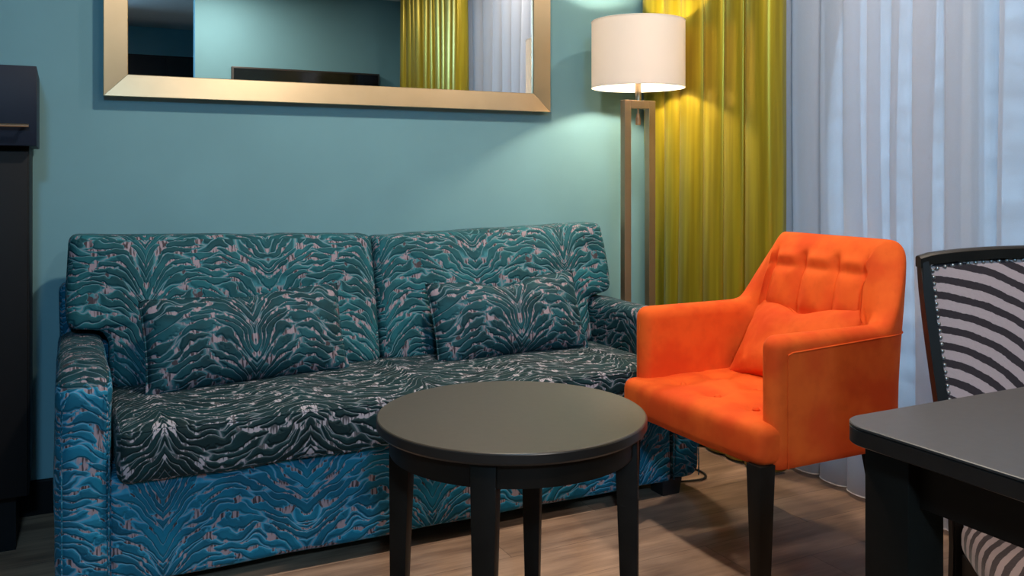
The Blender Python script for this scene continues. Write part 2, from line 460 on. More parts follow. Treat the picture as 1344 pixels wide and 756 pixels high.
# window: floor-deep glazed doors behind the voile
wt = bmesh.new()
for (a, b) in ((.05, .12), (.93, 1.03), (1.88, 1.98), (2.79, 2.86)): box(wt, WX + .05, WX + .12, a, b, .02, 2.42, bev=.004)
for (a, b) in ((.12, .93), (1.03, 1.88), (1.98, 2.79)):
    box(wt, WX + .05, WX + .12, a, b, .02, .12, bev=.004); box(wt, WX + .05, WX + .12, a, b, 2.34, 2.42, bev=.004)
wo = struct('window_1', wt, M['winframe'])
gl = obj('glass_pane', newbox(WX + .082, WX + .088, .12, 2.79, .10, 2.36), M['glass'], wo, smooth=False)
struct('trim_1', newbox(WX, WX + .2, .05, 2.86, -.005, .02), M['winframe'])
# neighbouring facade outside the window, relief panels of horizontal ripples
bm = bmesh.new(); fx = 4.6; ny, nz_ = 150, 240
gr = []
for j in range(nz_ + 1):
    z = -.4 + 4.4 * j / nz_; row = []
    for i in range(ny + 1):
        y = -2.5 + 9.0 * i / ny
        k = .045 * abs(math.sin(z * 15 + 2.2 * noise.noise(Vector((y * 1.7, z * 1.2, 0))))) ** .6 + .05 * noise.noise(Vector((y * 4, z * 9, 5)))
        k += .05 if (y % .9) < .06 else 0
        row.append(bm.verts.new((fx - k, y, z)))
    gr.append(row)
for j in range(nz_):
    for i in range(ny): bm.faces.new((gr[j][i], gr[j][i + 1], gr[j + 1][i + 1], gr[j + 1][i]))
bb = newbox(fx, fx + .3, -2.5, 6.5, -.4, 4.0); tmp = bpy.data.meshes.new('t'); bb.to_mesh(tmp); bb.free(); bm.from_mesh(tmp)
tag(obj('building_facade', bm, M['facade'], angle=80), 'pale rippled facade across the way, glimpsed through the white voile', 'building')
struct('ground_outside', newbox(WX + .2, 9, -6, 10, -.5, -.35), M['facade'])

# ------------------------------------------------------------------ sofa
SX0, SX1, SY0, SY1 = -.012, 1.985, 2.455, 3.215
ORG = Vector(((SX0 + SX1) / 2, (SY0 + SY1) / 2, 0))
sofa = thing('sofa', 'two-seat sofa in blue and teal patterned velvet along the teal wall', 'sofa', ORG)
def spart(name, bm, mat, mode='box', yf=SY0, zt=.46, off=(0, 0), parent=None):
    o = obj(name, bm, M[mat], None, smooth=True, angle=60)
    cloth_uv(o, mode, yf, zt, off)
    o.data.transform(Matrix.Translation(-ORG)); o.parent = parent or sofa
    return o
AW = .130
def wob(q, n, p):
    a = noise.noise(q * 6) * .004
    return q + n * a
spart('base', rbox(SX0 + AW - .01, SX1 - AW + .01, SY0 + .010, SY1 - .05, .05, .33, .018, .04, wob), 'blue')
def armfn(side):
    def f(q, n, p):
        q = wob(q, n, p)
        # arm top rolls forward and down at the front, and swells slightly outward
        t = sm(q.z, .40, .62); fr = 1 - sm(q.y, SY0, SY0 + .16)
        q.z -= .030 * fr * fr * t
        q.x += side * .006 * math.sin(PI * min(1, q.z / .6))
        return q
    return f
for side, x0 in ((-1, SX0), (1, SX1 - AW)):
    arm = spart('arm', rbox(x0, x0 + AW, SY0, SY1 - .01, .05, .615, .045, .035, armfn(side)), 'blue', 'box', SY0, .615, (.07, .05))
    arm.data.materials.append(M['armtop'])          # darker pile on the arm tops, and shade painted on the right inner face
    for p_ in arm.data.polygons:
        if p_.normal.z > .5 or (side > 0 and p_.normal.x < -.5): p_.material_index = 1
    xi = x0 + AW - .012 if side < 0 else x0 + .012
    xo = x0 + .012 if side < 0 else x0 + AW - .012
    pts = [(xi, SY0 + .001, .06), (xi, SY0 + .001, .3), (xi, SY0 + .001, .52), ((xi * .8 + xo * .2), SY0 + .012, .563), ((xi + xo) / 2, SY0 + .014, .574), ((xi * .2 + xo * .8), SY0 + .012, .563), (xo, SY0 + .001, .52), (xo, SY0 + .001, .3), (xo, SY0 + .001, .06)]
    bm = tube(pts, .002, 6)
    p = obj('piping', bm, M['blue'], None); cloth_uv(p); p.data.transform(Matrix.Translation(-ORG)); p.parent = arm
# back frame
spart('back_frame', rbox(SX0 + .005, SX1 - .005, SY1 - .11, SY1, .05, .76, .03, .05, wob), 'blue')
# seat cushion: one long bench cushion, front lip overhangs the base
def seatfn(q, n, p):
    cxm = (SX0 + SX1) / 2; u = (q.x - cxm) / .87; v = (q.y - 2.71) / .28
    if n.z > .3: q.z += .018 * max(0, 1 - abs(u) ** 4) * max(0, 1 - abs(v) ** 2.4)
    q.z += .005 * noise.noise(Vector((q.x * 5, q.y * 5, 1)))
    q.y += .006 * noise.noise(Vector((q.x * 4, q.z * 3, 4)))
    if n.z < -.3: q.z -= .004 * math.sin(q.x * 5)
    return q
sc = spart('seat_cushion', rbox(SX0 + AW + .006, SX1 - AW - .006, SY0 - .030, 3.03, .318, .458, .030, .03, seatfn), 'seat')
for z in (.328, .448):
    x0, x1, yy = SX0 + AW + .016, SX1 - AW - .016, SY0 - .020
    pts = [(x0, 2.9, z), (x0, yy + .02, z), (x0 + .02, yy, z)] + [(x0 + .02 + (x1 - x0 - .04) * i / 30, yy - .001 + .006 * noise.noise(Vector(((x0 + (x1 - x0) * i / 30) * 4, z * 3, 4))), z + .005 * noise.noise(Vector(((x0 + (x1 - x0) * i / 30) * 5, yy * 5, 1)))) for i in range(31)] + [(x1, yy + .02, z), (x1, 2.9, z)]
    p = obj('piping', tube(pts, .0042, 6), M['seat'], None); cloth_uv(p); p.data.transform(Matrix.Translation(-ORG)); p.parent = sc
# back cushions, T-shaped over the arms
def backcushion(side, x0, x1, zt0, zt1, seed):
    n0 = SX0 + AW + .012; n1 = SX1 - AW - .012
    if side < 0: pl = [(n0, .455), (x1, .455), (x1, zt1), (x0, zt0), (x0 - .012, .70), (x0 - .004, .635), (n0 - .02, .625), (n0, .59)]
    else: pl = [(x0, .455), (n1, .455), (n1, .59), (n1 + .02, .625), (x1 + .004, .64), (x1 + .014, .70), (x1, zt1), (x0, zt0)]
    pl = [(a, b, .03) for a, b in pl]
    ol = round_outline(pl, .03)
    cen = Vector(((x0 + x1) / 2, .70))
    def fn(c):
        c = Vector(c)
        k = (c.z - .45) / .45
        c.y += .006 * noise.noise(Vector((c.x * 7 + seed, c.z * 7, 0))) + .003 * noise.noise(Vector((c.x * 19, c.z * 19, seed)))
        c.z += .004 * noise.noise(Vector((c.x * 8 + seed, 0, 3)))
        c.y += 2.985 + .115 * k
        return c
    bm = puff(ol, .145, .035, cen, 12, .022, fn)
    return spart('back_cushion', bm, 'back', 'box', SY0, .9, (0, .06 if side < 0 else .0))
backcushion(-1, .020, .985, .914, .890, 0)
backcushion(1, .992, 1.950, .882, .908, 9)
for (x, y) in ((.08, SY0 + .09), (SX1 - .115, SY0 + .055), (.08, SY1 - .1), (SX1 - .10, SY1 - .1)):
    o = obj('foot', frustum(bmesh.new(), (x, y, 0), .035, .035, (x, y, .058), .042, .042, .004), M['foot'], None)
    o.data.transform(Matrix.Translation(-ORG)); o.parent = sofa

# ------------------------------------------------------------------ scatter pillows
def pillow(name, label, w, h, t, loc, rx, rz, mat, seed, ry=0.0, sag=.0, wr=.004, pinch=.05, group=None):
    root = thing(name, label, 'cushion', (0, 0, 0), 0, group)
    bm, border = pillow_bm(w, h, t, seed=seed, sag=sag, wr=wr, pinch=pinch)
    c = obj('cover', bm, M[mat], root, angle=80); cloth_uv(c, 'front')
    p = obj('piping', tube(border, .0035, 6, True), M[mat], root); cloth_uv(p, 'front')
    root.location = loc; root.rotation_euler = (rx, ry, rz)
    return root
pillow('throw_pillow', 'teal velvet lumbar pillow leaning at the left end of the sofa', .62, .290, .155, (.520, 2.842, .595), math.radians(-20), math.radians(5), 'pillow', 1, ry=math.radians(-1.2), sag=.012, group=None)
pillow('throw_pillow', 'teal velvet lumbar pillow with a dented top edge, sofa right side', .60, .290, .155, (1.425, 2.830, .595), math.radians(-20), math.radians(2), 'pillow', 5, ry=math.radians(-1.5), sag=.03, group=None)

# ------------------------------------------------------------------ orange armchair (front faces -X)
AO = Vector((1.90, 2.03, 0))
ac = thing('armchair', 'orange velvet armchair with buttoned back and seat', 'armchair', AO)
# half path, outer surface in plan, then mirrored (b = -..+)
def half_path():
    pts = []
    for i in range(16): pts.append(Vector((-.245 + (.13 + .245) * i / 15, .318)))
    for i in range(1, 25):
        t = PI / 2 * i / 24
        pts.append(Vector((.13 + .105 * math.sin(t) ** .80, .165 + .153 * max(0, math.cos(t)) ** .80)))
    for i in range(1, 15): pts.append(Vector((.235, .165 * (1 - i / 15.0))))
    return pts
hp = half_path()
path = [Vector((p.x, -p.y)) for p in hp] + [Vector((.235, 0))] + [p for p in reversed(hp)]
def topz(p): return .686 + .226 * sm(p.x, .110, .216) ** 1.5
def backw(p): return sm(p.x, .09, .22)
nP = len(path); norms = []
for i in range(nP):
    t = (path[min(nP - 1, i + 1)] - path[max(0, i - 1)]).normalized(); norms.append(Vector((t.y, -t.x)))  # outward
arc = [0.0]
for i in range(1, nP): arc.append(arc[-1] + (path[i] - path[i - 1]).length)
mid = arc[nP // 2]; arc = [a - mid for a in arc]
def tuft(t, z):
    sx, sz = abs(math.sin(PI * t / .15)), abs(math.sin(PI * (z - .741) / .142))
    gx = (.9 * sx ** 4 + .55 * sx ** 40) * (1 if abs(t) < .15 else .75) * (1 - sm(abs(t), .26, .29)); gz = .35 * sz ** 4 + .55 * sz ** 40
    e = 1 - sm(abs(t), .36, .47)
    g = .020 * max(gx * sm(z, .50, .62), gz) * e
    bt = min(math.hypot(abs(t) - a, z - b) for a in (.075, .225) for b in (.670, .812))
    return -(g + .012 * math.exp(-(bt / .020) ** 2) * e)
def section(i, phi=0.0):
    """list of 3d points of the shell cross-section at path index i; phi>0 builds the rounded arm fronts"""
    p, n = path[i], norms[i]; w = backw(p); h = .034 + .017 * w
    T = topz(p); c, s = math.cos(phi), math.sin(phi); fwd = -.034 * s
    cen = p - n * h; hh = max(.0015, h * c); T2 = T - h * (1 - c)
    zb, zi = .336 + (.012 * (1 - c)), .40
    loop = []
    for k in range(12): loop.append((hh, zb + (T2 - hh - zb) * k / 12, 0))
    for k in range(9):
        a = PI * k / 8; loop.append((hh * math.cos(a), T2 - hh + hh * math.sin(a), 0))
    for k in range(1, 37):
        loop.append((-hh, (T2 - hh) + (zi - (T2 - hh)) * k / 36, 1))
    loop.append((-hh, zb, 0))
    out = []
    for (o, z, inner) in loop:
        k = (max(0, (z - .45) / .465)) ** 1.7
        q = cen + n * o
        if inner and phi == 0 and w > 0:
            q = q - n * (tuft(arc[i], z) + .016) * w
        # soft lower back padding
        x = q.x + .095 * k * w; y = q.y * (1 - .15 * k * w)
        x += .010 * math.sin(PI * min(1, k)) * w * (1 if o > 0 else 0)
        out.append(Vector((x + fwd, y, z)))
    return out
bm = bmesh.new(); secs = []
for ph in (90, 70, 50, 30, 12): secs.append(section(0, math.radians(ph)))
for i in range(nP): secs.append(section(i))
for ph in (12, 30, 50, 70, 90): secs.append(section(nP - 1, math.radians(ph)))
# finer path sampling for the tufts: insert interpolated sections between neighbours
vsx = [[bm.verts.new(q) for q in s_] for s_ in secs]
for A, B in zip(vsx, vsx[1:]):
    L = len(A)
    for k in range(L): bm.faces.new((A[k], A[(k + 1) % L], B[(k + 1) % L], B[k]))
bm.faces.new(vsx[0]); bm.faces.new(list(reversed(vsx[-1])))
shell = obj('backrest_and_arms', bm, M['orange'], ac, angle=70)
sb = shell.modifiers.new('smooth', 'SUBSURF'); sb.levels = 1; sb.render_levels = 1
# welt below the arm roll and down the arm fronts
for sg in (-1, 1):
    pts = []
    idx = range(0, nP // 2 + 1) if sg < 0 else range(nP - 1, nP // 2 - 1, -1)
    p0 = path[0] if sg < 0 else path[-1]
    pts += [Vector((p0.x + .008, p0.y + sg * .0014, z)) for z in (.345, .45, .56, .625, .637)]
    for i in idx:
        p, n = path[i], norms[i]; w = backw(p)
        if p.x < -.232: continue
        z = .643 + .012 * min(1, max(0, (p.x + .2) / .3)); k = (max(0, (z - .45) / .465)) ** 1.7
        q = p + n * .0014; pts.append(Vector((q.x + .095 * k * w + .010 * math.sin(PI * min(1, k)) * w, q.y * (1 - .15 * k * w), z)))
    o = obj('piping', tube(pts, .0020, 6), M['orange'], shell)
# buttons
bm = bmesh.new()
def button(x, y, z, r, nx=-1, nz=0):
    b2 = bmesh.new(); lathe(b2, [(0, .006), (r * .6, .005), (r, 0), (r * .8, -.004), (0, -.005)], n=14)
    m = Matrix.Rotation(math.radians(-80 if nz == 0 else 0), 4, 'Y'); bmesh.ops.transform(b2, matrix=Matrix.Translation((x, y, z)) @ m, verts=b2.verts)
    return b2
# seat
def aseat(q, n, p):
    if n.z > .3:
        u, v = (q.x + .05) / .27, q.y / .31
        q.z += .012 * max(0, 1 - abs(u) ** 3) * max(0, 1 - abs(v) ** 3)
        for bx in (-.20, -.06, .08):
            for by in (-.16, 0.0, .16):
                q.z -= .016 * math.exp(-(math.hypot(q.x - bx, q.y - by) / .030) ** 2)
        q.z -= .004 * (math.exp(-(abs(q.x + .20) / .012)) + math.exp(-(abs(q.x + .06) / .012)))
        q.z -= .003 * sum(math.exp(-(abs(q.y - b) / .012)) for b in (-.16, 0, .16))
    q += n * .003 * noise.noise(q * 9)
    # front edge bows forward a little
    if q.x < -.2: q.x -= .018 * (1 - (q.y / .32) ** 2) 
    return q
seat = obj('seat', rbox(-.322, .16, -.314, .314, .352, .462, .030, .014, aseat), M['orange'], ac, angle=70)
for (bx, by) in [(x, y) for x in (-.20, -.06) for y in (-.16, 0, .16)]:
    obj('button', button(bx, by, .458, .011, nz=1), M['orange'], seat)
for (x, y, dx, dy) in ((-.300, -.287, 0, 0), (-.302, .296, 0, 0), (.16, -.235, .05, -.02), (.16, .235, .05, .02)):
    obj('leg', frustum(bmesh.new(), (x + dx, y + dy, 0), .017, .017, (x, y, .36), .026, .026, .002), M['black'], ac)
op = pillow('throw_pillow', 'small orange velvet pillow propped in the armchair seat', .46, .285, .105, (2.005, 2.035, .585), math.radians(-20), 0, 'orange_p', 3, sag=.035, wr=.007, pinch=.13)
op.rotation_euler = (math.radians(-33), math.radians(-3), math.radians(-90))

# ------------------------------------------------------------------ round coffee table
CT = Vector((.900, 1.775, 0)); RV = Vector((.8918, -.4524, 0)); FV = Vector((.4524, .8918, 0)); CH = .570
ct = thing('coffee_table', 'round dark brown side table in front of the sofa', 'table', CT)
R_ = .300
obj('table_top', lathe(bmesh.new(), [(0, CH), (R_ - .003, CH), (R_ - .001, CH - .0015), (R_, CH - .004), (R_, CH - .020), (R_ - .003, CH - .024), (0, CH - .024)], n=128), M['tabletop'], ct, angle=25)
obj('edge_band', lathe(bmesh.new(), [(R_ - .0005, CH - .0022), (R_ + .0008, CH - .004), (R_ + .0008, CH - .0205), (R_ - .002, CH - .0248), (R_ - .012, CH - .0248), (R_ - .012, CH - .01)], n=128, closed=True), M['edge'], ct, angle=25)
ra = .272
obj('apron', lathe(bmesh.new(), [(ra, CH - .026), (ra, CH - .078), (ra - .018, CH - .078), (ra - .018, CH - .026)], n=96, closed=True), M['black'], ct, angle=25)
for k in range(4):
    a = math.radians(-101.5 + 90 * k); d = RV * math.cos(a) + FV * math.sin(a)
    b2 = bmesh.new(); frustum(b2, (.266, 0, 0), .015, .0165, (.256, 0, CH - .026), .025, .0265, .002)
    rot = math.atan2(d.y, d.x); bmesh.ops.transform(b2, matrix=Matrix.Rotation(rot, 4, 'Z'), verts=b2.verts)
    obj('leg', b2, M['black'], ct)

# ------------------------------------------------------------------ dining table
DT = Vector((.989, .928, 0))      # back left corner of the top
dt = thing('dining_table', 'rectangular dark dining table with rounded corners, cut off at right', 'table', DT + Vector((.6, -.4, 0)))
def dpart(n, bm, m, angle=30):
    o = obj(n, bm, M[m], None, angle=angle); o.data.transform(Matrix.Translation(-Vector(dt.location))); o.parent = dt; return o
def slab(x0, x1, y0, y1, z0, z1, r, ins=.0015):
    ol = []
    for (cx, cy, a0) in ((x1 - r, y1 - r, 0), (x0 + r, y1 - r, 90), (x0 + r, y0 + r, 180), (x1 - r, y0 + r, 270)):
        for k in range(13):
            a = math.radians(a0 + 90 * k / 12); ol.append((cx, cy, math.cos(a), math.sin(a)))
    bm = bmesh.new(); rs = []
    for (d, z) in ((r - ins * 1.2, z1), (r, z1 - ins), (r, z0 + ins), (r - ins * 1.2, z0)):
        rs.append([bm.verts.new((c[0] + c[2] * d, c[1] + c[3] * d, z)) for c in ol])
    for A, B in zip(rs, rs[1:]):
        for k in range(len(A)): bm.faces.new((A[k], A[(k + 1) % len(A)], B[(k + 1) % len(A)], B[k]))
    bm.faces.new(rs[0]); bm.faces.new(list(reversed(rs[-1])))
    return bm
X0, X1, Y0, Y1 = DT.x, DT.x + 1.25, DT.y - .80, DT.y
dpart('table_top', slab(X0, X1, Y0, Y1, .7455, .75, .05, .001), 'dtop')
dpart('edge_band', slab(X0 + .0002, X1, Y0, Y1, .722, .7453, .05), 'edge')
for (lx, ly) in ((X0 + .030, Y1 - .102), (X1 - .102, Y1 - .102), (X0 + .030, Y0 + .03), (X1 - .102, Y0 + .03)):
    dpart('leg', newbox(lx, lx + .072, ly, ly + .074, 0, .7218, bev=.003), 'black')
bm = newbox(X0 + .052, X0 + .074, Y0 + .104, Y1 - .102, .647, .7218); box(bm, X1 - .08, X1 - .058, Y0 + .104, Y1 - .102, .647, .7218)
box(bm, X0 + .102, X1 - .102, Y1 - .075, Y1 - .053, .647, .7218); box(bm, X0 + .102, X1 - .102, Y0 + .05, Y0 + .072, .647, .7218)
dpart('apron', bm, 'black')

# ------------------------------------------------------------------ dining chair (local: faces -y, origin at the rear left stile foot)
PH = math.radians(-35)
dc = thing('dining_chair', 'black framed dining chair with zebra striped back and seat behind the dining table', 'chair', (1.488, 1.100, 0), PH)
BW = .42
def stile(side):
    # centre line: foot -> seat -> top, reclining backwards (+y) and opening outwards
    x = lambda z: (0 if side < 0 else BW) + side * (.030 * sm(z, .40, .95))
    y = lambda z: .0 + .10 * max(0, (z - .44)) / .5 * 1.0 + .06 * (max(0, .44 - z) / .44) ** 2
    bm = bmesh.new(); rings = []
    for i in range(17):
        z = .935 * i / 16; w = .0095 + .003 * (1 - sm(z, .2, .5)); d = .016
        rings.append([bm.verts.new((x(z) + a * w, y(z) + b * d, z)) for a, b in ((-1, -1), (1, -1), (1, 1), (-1, 1))])
    for A, B in zip(rings, rings[1:]):
        for k in range(4): bm.faces.new((A[k], A[(k + 1) % 4], B[(k + 1) % 4], B[k]))
    bm.faces.new(list(reversed(rings[0]))); bm.faces.new(rings[-1])
    bmesh.ops.bevel(bm, geom=[e for e in bm.edges if abs(e.verts[0].co.z - e.verts[1].co.z) > .01 or e.verts[0].co.z > .9], offset=.004, segments=2, affect='EDGES')
    return bm, x, y
sl, xl, yl = stile(-1); sr, xr, yr = stile(1)
obj('back_leg', sl, M['black'], dc); obj('back_leg', sr, M['black'], dc)
def topline(t): return .940 + .022 * math.sin(PI * max(0, min(1, t))) ** .6
bm = bmesh.new(); rg = []
for i in range(25):
    t = i / 24; x = xl(.93) - .0098 + (xr(.93) - xl(.93) + .0196) * t; z = topline(t); y = yl(.93) + .018 * math.sin(PI * t)
    rg.append([bm.verts.new((x, y + a * .017, z + b)) for a, b in ((-1, -.022), (1, -.022), (1, -.004), (.6, 0), (-.6, 0), (-1, -.004))])
for A, B in zip(rg, rg[1:]):
    for k in range(6): bm.faces.new((A[k], A[(k + 1) % 6], B[(k + 1) % 6], B[k]))
bm.faces.new(rg[0]); bm.faces.new(list(reversed(rg[-1])))
obj('top_rail', bm, M['black'], dc, angle=50)
obj('lower_rail', newbox(.012, BW - .012, .018, .042, .515, .545, bev=.003), M['black'], dc)
# upholstered panel
bm = bmesh.new(); pg = []; NB = 26
for sg in (-1, 1):
    g = []
    for j in range(NB + 1):
        z0 = .535; row = []
        for i in range(NB + 1):
            t = i / NB; zt = topline(t) - .021; z = z0 + (zt - z0) * j / NB
            xa, xb = xl(z) + .009, xr(z) - .009; x = xa + (xb - xa) * t
            e = (1 - abs(2 * t - 1) ** 5) * (1 - abs(2 * j / NB - 1) ** 5)
            y = yl(z) + .018 * math.sin(PI * t) + sg * (.006 + .012 * e)
            row.append(bm.verts.new((x, y, z)))
        g.append(row)
    pg.append(g)
for g in pg:
    for j in range(NB):
        for i in range(NB): bm.faces.new((g[j][i], g[j][i + 1], g[j + 1][i + 1], g[j + 1][i]))
for i in range(NB):
    for (j) in (0, NB): bm.faces.new((pg[0][j][i], pg[0][j][i + 1], pg[1][j][i + 1], pg[1][j][i]))
    for k in (0, NB): bm.faces.new((pg[0][i][k], pg[0][i + 1][k], pg[1][i + 1][k], pg[1][i][k]))
bp = obj('back_panel', bm, M['zback'], dc, angle=70)
# twisted cord border
bm = bmesh.new(); brd = []
for i in range(30): t = .02 + .96 * i / 29; brd.append((t, 1))
for k in range(30): brd.append((0, k / 29.0)); brd.append((1, k / 29.0))
for (t, f) in brd:
    z0, zt = .545, topline(t) - .027
    if f != 1 or t in (0, 1): z = z0 + (zt - z0) * f
    else: z = zt
    x = xl(z) + .014 + (xr(z) - xl(z) - .028) * t
    b2 = lathe(bmesh.new(), [(0, .003), (.003, .002), (.0044, 0)], n=8)
    bmesh.ops.transform(b2, matrix=Matrix.Translation((x, yl(z) + .018 * math.sin(PI * t) - .0085, z)) @ Matrix.Rotation(PI / 2, 4, 'X'), verts=b2.verts)
    tm = bpy.data.meshes.new('t'); b2.to_mesh(tm); b2.free(); bm.from_mesh(tm); bpy.data.meshes.remove(tm)
nb = obj('nailhead_trim', bm, M['nail'], bp); nb['kind'] = 'stuff'
# seat, wider at the front
ol = round_outline([(-.045, -.46, .07), (BW + .045, -.46, .07), (BW, -.005, .03), (0.0, -.005, .03)], .05)
bm = puff([Vector((p.x, p.y)) for p in ol], .075, .028, None, 10, .018)
for v in bm.verts: v.co = Vector((v.co.x, v.co.z, .432 + v.co.y))
obj('seat', bm, M['zseat'], dc, angle=70)
bm = newbox(.0, BW, -.43, -.408, .345, .402); box(bm, .012, BW - .012, -.03, -.01, .345, .402)
for s, xx in ((0, .002), (1, BW - .022)): box(bm, xx, xx + .02, -.41, -.02, .345, .402)
obj('seat_frame', bm, M['black'], dc)
for s in (0, 1): obj('leg', frustum(bmesh.new(), (.004 + s * (BW - .008), -.415, 0), .013, .013, (.004 + s * (BW - .008), -.415, .40), .019, .019, .002), M['black'], dc)

# ------------------------------------------------------------------ floor lamp
LP = Vector((2.068, 2.955, 0))
fl = thing('floor_lamp', 'lit floor lamp with white drum shade on open brass frame', 'lamp', LP)
obj('base', newbox(-.082, .082, -.11, .11, .0, .018, bev=.003), M['lampmetal'], fl)
zt = 1.400; fw = .0745
bm = newbox(-fw, -fw + .031, -.0155, .0155, .016, zt, bev=.001); obj('pole', bm, M['lampmetal'], fl, smooth=False)
bm = newbox(fw - .031, fw, -.0155, .0155, .016, zt, bev=.001); obj('pole', bm, M['lampmetal'], fl, smooth=False)
obj('crossbar', newbox(-fw + .031, fw - .031, -.0155, .0155, zt - .032, zt, bev=.001), M['lampmetal'], fl, smooth=False)
obj('neck', lathe(bmesh.new(), [(0, zt), (.0125, zt), (.0125, 1.475), (.016, 1.476), (.016, 1.53), (.012, 1.532), (0, 1.532)], n=24), M['chrome'], fl)
sw = obj('pull_switch', lathe(bmesh.new(), [(0, zt - .03), (.004, zt - .032), (.004, zt - .052), (.007, zt - .054), (.008, zt - .068), (.0105, zt - .070), (.0105, zt - .096), (.008, zt - .098), (0, zt - .098)], n=20), M['dial'], fl)
SR, SZ0, SZ1 = .187, 1.452, 1.716
sh = obj('lamp_shade', lathe(bmesh.new(), [(SR, SZ0), (SR, SZ1), (SR - .002, SZ1), (SR - .002, SZ0)], n=96, closed=True), M['shade'], fl, angle=30)
for z in (SZ0, SZ1): obj('shade_ring', tube([((SR - .001) * math.cos(2 * PI * k / 72), (SR - .001) * math.sin(2 * PI * k / 72), z) for k in range(72)], .0025, 6, True), M['shade'], sh)
bm = bmesh.new()
for k in range(3):
    a = 2 * PI * k / 3 + .4; add_tube(bm, [(.012 * math.cos(a), .012 * math.sin(a), SZ1 - .03), ((SR - .003) * math.cos(a), (SR - .003) * math.sin(a), SZ1 - .006)], .0016, 6)
obj('shade_spider', bm, M['chrome'], fl)
obj('bulb', lathe(bmesh.new(), [(0, 1.532), (.014, 1.534), (.017, 1.55), (.030, 1.575), (.033, 1.595), (.026, 1.617), (.012, 1.629), (0, 1.632)], n=24), M['bulb'], fl)

# ------------------------------------------------------------------ wall mirror
mx0, mx1, mz0, mz1 = .122, 1.815, 1.362, 2.12
mr = thing('wall_mirror', 'large rectangular mirror in champagne gold frame above the sofa', 'mirror', ((mx0 + mx1) / 2, WY, mz0))
fwid = .076; bm = bmesh.new(); g = .0006
corners = [(mx0, mz0, 1, 1), (mx1, mz0, -1, 1), (mx1, mz1, -1, -1), (mx0, mz1, 1, -1)]
def prof(i):
    x, z, sx, sz = corners[i]
    # offset inwards d, depth y
    return [(x + sx * d, y, z + sz * d) for d, y in ((0.004, WY - .001), (0, WY - .046), (.002, WY - .050), (fwid - .002, WY - .040), (fwid, WY - .038), (fwid, WY - .001))]
for i in range(4):
    A, B = prof(i), prof((i + 1) % 4); d = (Vector(B[1]) - Vector(A[1])).normalized() * g
    va = [bm.verts.new(Vector(p) + d) for p in A]; vb = [bm.verts.new(Vector(p) - d) for p in B]
    for k in range(6): bm.faces.new((va[k], va[(k + 1) % 6], vb[(k + 1) % 6], vb[k]))
    bm.faces.new(va); bm.faces.new(list(reversed(vb)))
def mpart(n, bm, m, smooth=False):
    o = obj(n, bm, M[m], None, smooth=smooth); o.data.transform(Matrix.Translation(-Vector(mr.location))); o.parent = mr; return o
mpart('frame', bm, 'gold')
mpart('mirror_glass', newbox(mx0 + fwid - .006, mx1 - fwid + .006, WY - .030, WY - .024, mz0 + fwid - .006, mz1 - fwid + .006), 'mirror')
mpart('backing_panel', newbox(mx0 + .02, mx1 - .02, WY - .022, WY - .002, mz0 + .02, mz1 - .02), 'lip')

# ------------------------------------------------------------------ tall cabinet at the left edge
cb = thing('cabinet', 'tall black cabinet with navy drawer at the left edge', 'cabinet', (-.5, 3.09, 0))
def cpart(n, bm, m, parent=None, smooth=True):
    o = obj(n, bm, M[m], None, smooth=smooth, angle=30); o.data.transform(Matrix.Translation(-Vector(cb.location))); o.parent = parent or cb; return o
CY = 2.935
cpart('body', newbox(-.93, -.084, CY, WY - .002, .172, 1.19, bev=.002), 'cab')
cpart('door', newbox(-.505, -.088, CY - .020, CY - .001, .176, 1.168, bev=.0015), 'cab')
cpart('door', newbox(-.926, -.509, CY - .020, CY - .001, .176, 1.168, bev=.0015), 'cab')
cpart('plinth', newbox(-.91, -.12, CY + .05, WY - .03, 0, .171), 'base')
dw = cpart('drawer', newbox(-.94, -.064, CY - .055, WY - .02, 1.184, 1.412, bev=.002), 'navy')
bm = tube([(-.86, CY - .083, 1.240), (-.083, CY - .083, 1.240)], .0055, 12)
for x in (-.83, -.093): add_tube(bm, [(x, CY - .083, 1.240), (x, CY - .054, 1.240)], .0045, 10)
cpart('handle', bm, 'chrome', dw)

